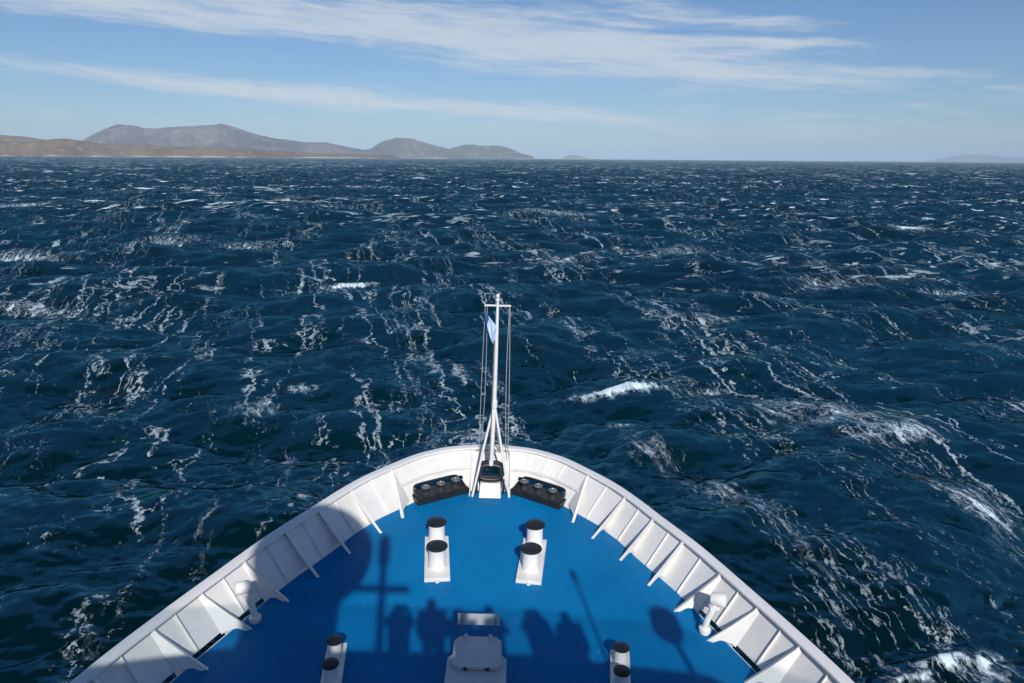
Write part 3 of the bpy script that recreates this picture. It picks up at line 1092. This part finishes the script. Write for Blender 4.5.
# ------------------------------------------------------------------ jackstaff, halyards and flag
t = thing('jackstaff', 'white jackstaff on splayed legs with crossbar and halyards at the stem', 'flagpole', (0.02, 15.40, 0))
bm = bmesh.new()
tube(bm, [(-0.005, 0.0, 0.72), (0.02, 0, 1.55), (0.042, 0, 2.3), (0.058, 0, 3.4), (0.066, 0, 4.3), (0.070, 0, 4.82)], [0.056, 0.054, 0.050, 0.045, 0.038, 0.031], 16)
pole = obj('pole', bm, 'white', t, smooth=True)
bm = bmesh.new()
lathe(bm, [(0.035, 4.82), (0.052, 4.832), (0.052, 4.86), (0.034, 4.87), (0.030, 4.905), (0.042, 4.93), (0.042, 4.96), (0.022, 4.99)], 16, Matrix.Translation((0.070, 0, 0)))
obj('truck', bm, 'white', pole, smooth=True)
bm = bmesh.new()
tube(bm, [(-0.045, -0.07, 0.9), (-0.012, -0.066, 2.4), (0.012, -0.06, 3.9)], 0.016, 8)
obj('hoist_tube', bm, 'steel', t, smooth=True)
for foot in ((-0.44, -0.27, 0.003), (0.46, -0.27, 0.003)):
    bm = bmesh.new()
    tube(bm, [foot, (0.043, 0.0, 2.34)], 0.029, 12)
    obj('leg', bm, 'white', t, smooth=True)
bm = bmesh.new()
tube(bm, [(0.03, 0.03, 2.1), (0.20, 0.85, 0.70)], 0.018, 8)
obj('brace', bm, 'steel', t, smooth=True)
bm = bmesh.new()
lathe(bm, [(0.055, 2.22), (0.075, 2.23), (0.075, 2.39), (0.055, 2.40)], 18, Matrix.Translation((0.044, 0, 0)))
obj('collar', bm, 'white', t, smooth=True)
bm = bmesh.new()
box(bm, -0.235, 0.375, -0.018, 0.018, 4.70, 4.736)
obj('crossbar', bm, 'white', t, bevel=0.006)
for s, ax in ((-1, -0.215), (1, 0.355)):
    for k, (dx, ox) in enumerate(((0.0, 0.0), (0.05, 0.045))):
        if s == 1 and k == 1:
            ox = 0.012
        bm = bmesh.new()
        top = Vector((ax + (ox if s < 0 else -ox), 0, 4.70))
        bot = Vector(((-0.34 if s < 0 else 0.40) - s * dx * 1.0, 0.93, 0.70))
        pts = []
        for q in range(13):
            u = q / 12
            p = top.lerp(bot, u)
            p.x += 0.035 * math.sin(math.pi * u) * (-1 if k else 0.3) * s
            p.y -= 0.05 * math.sin(math.pi * u)
            pts.append(p)
        tube(bm, pts, 0.009 if s < 0 else 0.010, 6)
        obj('halyard', bm, 'rope', t, smooth=True)
bm = bmesh.new()
tube(bm, [(-0.47, 0.90, 0.70), (0.47, 0.90, 0.70)], 0.018, 10)
rail = obj('pin_rail', bm, 'white', t, smooth=True)
for xx in (-0.36, -0.17, -0.09, 0.10, 0.37):
    bm = bmesh.new()
    tube(bm, [(xx - 0.05, 0.87, 0.715), (xx, 0.865, 0.725), (xx + 0.05, 0.87, 0.712)], [0.012, 0.02, 0.012], 8)
    obj('cleat', bm, 'steel', rail, smooth=True)
bm = bmesh.new()
pts = []
for q in range(60):
    a = q / 60 * 2 * math.pi * 5
    pts.append((0.40 + 0.035 * math.cos(a) + 0.006 * math.sin(q), 0.83 - 0.012 * math.sin(q * .7) + 0.10 * math.sin(a), 0.60 + 0.11 * math.sin(a)))
tube(bm, pts, 0.010, 6)
obj('rope_coil', bm, 'rope', t, smooth=True)

fl = bpy.data.meshes.new('flag')
nu, nv = 16, 22
verts, faces, band = [], [], []
for j in range(nv + 1):
    v = j / nv
    z = 4.70 - 0.74 * v
    lx = -0.215 + 0.16 * min(1, max(0, v - 0.10) * 0.6) + (0.10 * v ** 2)
    rx = -0.13 + 0.175 * min(1, v / 0.36) - 0.05 * max(0, v - 0.45)
    for i in range(nu + 1):
        u = i / nu
        x = lx + (rx - lx) * u
        y = -0.065 - 0.035 * math.sin(u * 9.5 + v * 3.0) * (0.5 + v * .5) - 0.02 * math.sin(v * 9 + u * 4)
        verts.append((x, y, z - 0.10 * u * (1 - v)))
        band.append(u * 0.55 + v * 1.15 - 0.12)
for j in range(nv):
    for i in range(nu):
        a = j * (nu + 1) + i
        faces.append((a, a + 1, a + nu + 2, a + nu + 1))
fl.from_pydata(verts, [], faces)
at = fl.attributes.new('band', 'FLOAT', 'POINT')
at.data.foreach_set('value', band)
fl.polygons.foreach_set('use_smooth', [True] * len(fl.polygons))
fl.materials.append(M['flag'])
fo = bpy.data.objects.new('flag', fl)
C.objects.link(fo)
fo.matrix_basis = SHIP @ Matrix.Translation((0.02, 15.40, -0.13))
sm = fo.modifiers.new('thickness', 'SOLIDIFY')
sm.thickness = 0.004
fo['label'], fo['category'] = 'light blue flag with dark blue edge bunched against the jackstaff', 'flag'

# ------------------------------------------------------------------ wheelhouse behind the photographer (throws the shade on the deck)
FLOOR = 6.35
wh = thing('wheelhouse', 'white wheelhouse with open viewing deck and parapet above the foredeck', 'wheelhouse', (0, 0, 0))
bm = bmesh.new()
prof = [(-6.9, -1.9), (-5.2, -0.35), (-2.5, 0.12), (2.5, 0.12), (5.2, -0.25), (6.9, -1.6), (6.9, -14.0), (-6.9, -14.0)]
prism(bm, prof, 0.004, FLOOR, lambda a, b, w: Vector((a, b, w)))
obj('house', bm, 'white', wh)
bm = bmesh.new()
inner_p = [(x * 0.985, y - 0.12) for x, y in prof]
prism(bm, inner_p, FLOOR + 0.002, FLOOR + 0.02, lambda a, b, w: Vector((a, b, w)))
obj('viewing_deck', bm, 'roof', wh)
for (x0, y0), (x1, y1) in zip(prof[:5], prof[1:6]):
    a, b = Vector((x0, y0, 0)), Vector((x1, y1, 0))
    d = (b - a).normalized()
    nn = Vector((d.y, -d.x, 0))
    bm = bmesh.new()
    prism(bm, [(0, FLOOR + 0.001), (0.06, FLOOR + 0.001), (0.06, FLOOR + 0.46), (0, FLOOR + 0.46)], 0.0, (b - a).length - 0.004, lambda p, q, w: a + d * w + nn * p + Vector((0, 0, q)))
    obj('parapet', bm, 'white', wh)
    bm = bmesh.new()
    prism(bm, [(0.02, FLOOR + 0.462), (0.032, FLOOR + 0.462), (0.032, FLOOR + 1.32), (0.02, FLOOR + 1.32)], 0.02, (b - a).length - 0.024, lambda p, q, w: a + d * w + nn * p + Vector((0, 0, q)))
    obj('windbreak', bm, 'wind_glass', wh)
    k = max(2, int((b - a).length / 1.15))
    for q in range(k):
        w0 = (b - a).length * (q + 0.12) / k
        w1 = (b - a).length * (q + 0.88) / k
        bm = bmesh.new()
        prism(bm, [(0.0, 4.5), (-0.012, 4.5), (-0.012, 5.6), (0.0, 5.6)], w0, w1, lambda p, q2, w: a + d * w + nn * p + Vector((0, 0, q2)))
        obj('window', bm, 'dark_glass', wh)

t = thing('signal_mast', 'white signal mast with a crossbar standing on the viewing deck', 'mast', (0.20, -2.5, FLOOR + 0.021))
bm = bmesh.new()
tube(bm, [(0, 0, 0), (0, 0, 4.1)], 0.07, 14)
obj('pole', bm, 'white', t, smooth=True)
bm = bmesh.new()
lathe(bm, [(0.08, 4.1), (0.12, 4.13), (0.13, 4.55), (0.11, 4.80), (0.04, 4.82)], 16)
obj('lantern', bm, 'white', t, smooth=True)
bm = bmesh.new()
box(bm, -0.62, 0.52, -0.05, 0.05, 3.46, 3.56)
obj('crossbar', bm, 'white', t, bevel=0.01)

t = thing('satellite_dome', 'white satellite dome on a box pedestal on the viewing deck', 'antenna dome', (-1.13, -2.5, FLOOR + 0.021))
bm = bmesh.new()
box(bm, -1.0, 0.5, -0.5, 0.5, 0, 3.3)
obj('pedestal', bm, 'white', t, bevel=0.03)
bm = bmesh.new()
lathe(bm, [(0.55, 3.301)] + [(1.08 * math.sin(R(a)), 4.25 - 1.08 * math.cos(R(a))) for a in range(34, 177, 8)] + [(0.02, 5.33)], 32)
obj('dome', bm, 'white', t, smooth=True)

t = thing('searchlight', 'white searchlight on a post at the corner of the viewing deck', 'searchlight', (5.02, -0.55, FLOOR + 0.021))
bm = bmesh.new()
tube(bm, [(0, 0, 0), (0, 0, 1.35)], 0.05, 12)
obj('post', bm, 'white', t, smooth=True)
bm = bmesh.new()
lathe(bm, [(0.20, -0.2), (0.25, -0.15), (0.26, 0.18), (0.24, 0.2)], 24, Matrix.Translation((0, 0, 1.55)) @ Matrix.Rotation(R(90), 4, 'X'))
obj('lamp_head', bm, 'white', t, smooth=True)
t = thing('whip_antenna', 'thin white whip antenna on the viewing deck rail', 'antenna', (3.68, -0.45, FLOOR + 0.021))
bm = bmesh.new()
tube(bm, [(0, 0, 0), (0, 0, 2.4), (0.02, 0, 2.62)], [0.03, 0.022, 0.018], 8)
obj('rod', bm, 'white', t, smooth=True)
bm = bmesh.new()
lathe(bm, [(0.03, 2.35), (0.06, 2.4), (0.06, 2.55), (0.02, 2.6)], 12)
obj('mount', bm, 'white', t, smooth=True)


def person(label, x, y, hgt, rz, mat, arms):
    """one skinned body; only its shadow reaches the picture"""
    s = hgt / 1.75
    J = {'pel': (0, 0, .95, .19), 'wai': (0, 0, 1.10, .19), 'che': (0, .01, 1.32, .20), 'nec': (0, .01, 1.50, .065), 'hd0': (0, .03, 1.58, .10), 'hd1': (0, .03, 1.67, .11)}
    E = [('pel', 'wai'), ('wai', 'che'), ('che', 'nec'), ('nec', 'hd0'), ('hd0', 'hd1')]
    for k, sd in (('l', -1), ('r', 1)):
        J['hip' + k] = (sd * .10, 0, .88, .105)
        J['kne' + k] = (sd * .12, .02, .48, .075)
        J['ank' + k] = (sd * .13, -.02, .09, .055)
        J['toe' + k] = (sd * .14, .13, .04, .04)
        J['sho' + k] = (sd * .19, 0, 1.42, .075)
        el, wr, fi = arms
        J['elb' + k] = (sd * el[0], el[1], el[2], .06)
        J['wri' + k] = (sd * wr[0], wr[1], wr[2], .04)
        J['fin' + k] = (sd * fi[0], fi[1], fi[2], .035)
        E += [('pel', 'hip' + k), ('hip' + k, 'kne' + k), ('kne' + k, 'ank' + k), ('ank' + k, 'toe' + k), ('che', 'sho' + k), ('sho' + k, 'elb' + k), ('elb' + k, 'wri' + k), ('wri' + k, 'fin' + k)]
    names = list(J)
    me = bpy.data.meshes.new('person')
    me.from_pydata([tuple(c * s for c in J[n][:3]) for n in names], [(names.index(a), names.index(b)) for a, b in E], [])
    o = bpy.data.objects.new('person', me)
    C.objects.link(o)
    o.matrix_basis = SHIP @ Matrix.Translation((x - 0.15, y, FLOOR + 0.021)) @ Matrix.Rotation(rz, 4, 'Z')
    o.modifiers.new('skin', 'SKIN')
    o.modifiers.new('subdivision', 'SUBSURF').levels = 1
    o.modifiers['subdivision'].render_levels = 1
    if not me.skin_vertices:
        bpy.context.view_layer.objects.active = o
    for n, sv in zip(names, me.skin_vertices[0].data):
        sv.radius = (J[n][3] * s, J[n][3] * s)
        sv.use_root = n == 'pel'
    me.materials.append(M[mat])
    o['label'], o['category'], o['group'] = label, 'person', 'passengers on the viewing deck'


RAILING = ((.23, .08, 1.18), (.22, .24, 1.05), (.18, .30, 1.06))
CAMERA = ((.235, .14, 1.20), (.11, .22, 1.46), (.06, .22, 1.56))
DOWN = ((.225, -.02, 1.15), (.22, .07, .94), (.19, .11, .86))
WIDE = ((.42, .02, 1.30), (.36, .10, 1.52), (.20, .12, 1.60))
person('person in red jacket holding a camera up at the windbreak', 0.36, -0.42, 1.74, 0, 'jacket_red', CAMERA)
person('person in navy jacket at the windbreak beside the photographer', 0.93, -0.30, 1.80, 0.1, 'jacket_navy', DOWN)
person('person in red jacket with both hands on the parapet', 1.42, -0.42, 1.70, 0, 'jacket_red', RAILING)
person('person in navy jacket leaning on the parapet', 1.98, -0.36, 1.73, -0.2, 'jacket_navy', RAILING)
person('person in red jacket with hands raised to the face', 2.78, -0.42, 1.72, 0.2, 'jacket_red', CAMERA)
person('person in navy jacket standing by the whip antenna', 3.36, -0.42, 1.68, 0, 'jacket_navy', DOWN)
person('extra unseen person in red jacket, added to join the shadows of the others', 1.62, -0.75, 1.76, 0.1, 'jacket_red', DOWN)  # extra passenger, added so that neighbouring shadows merge on the deck
person('extra unseen person in navy jacket, added to fill between two shadows', 3.06, -0.85, 1.66, -0.1, 'jacket_navy', DOWN)  # second added body, thickens the shadow of the pair in front
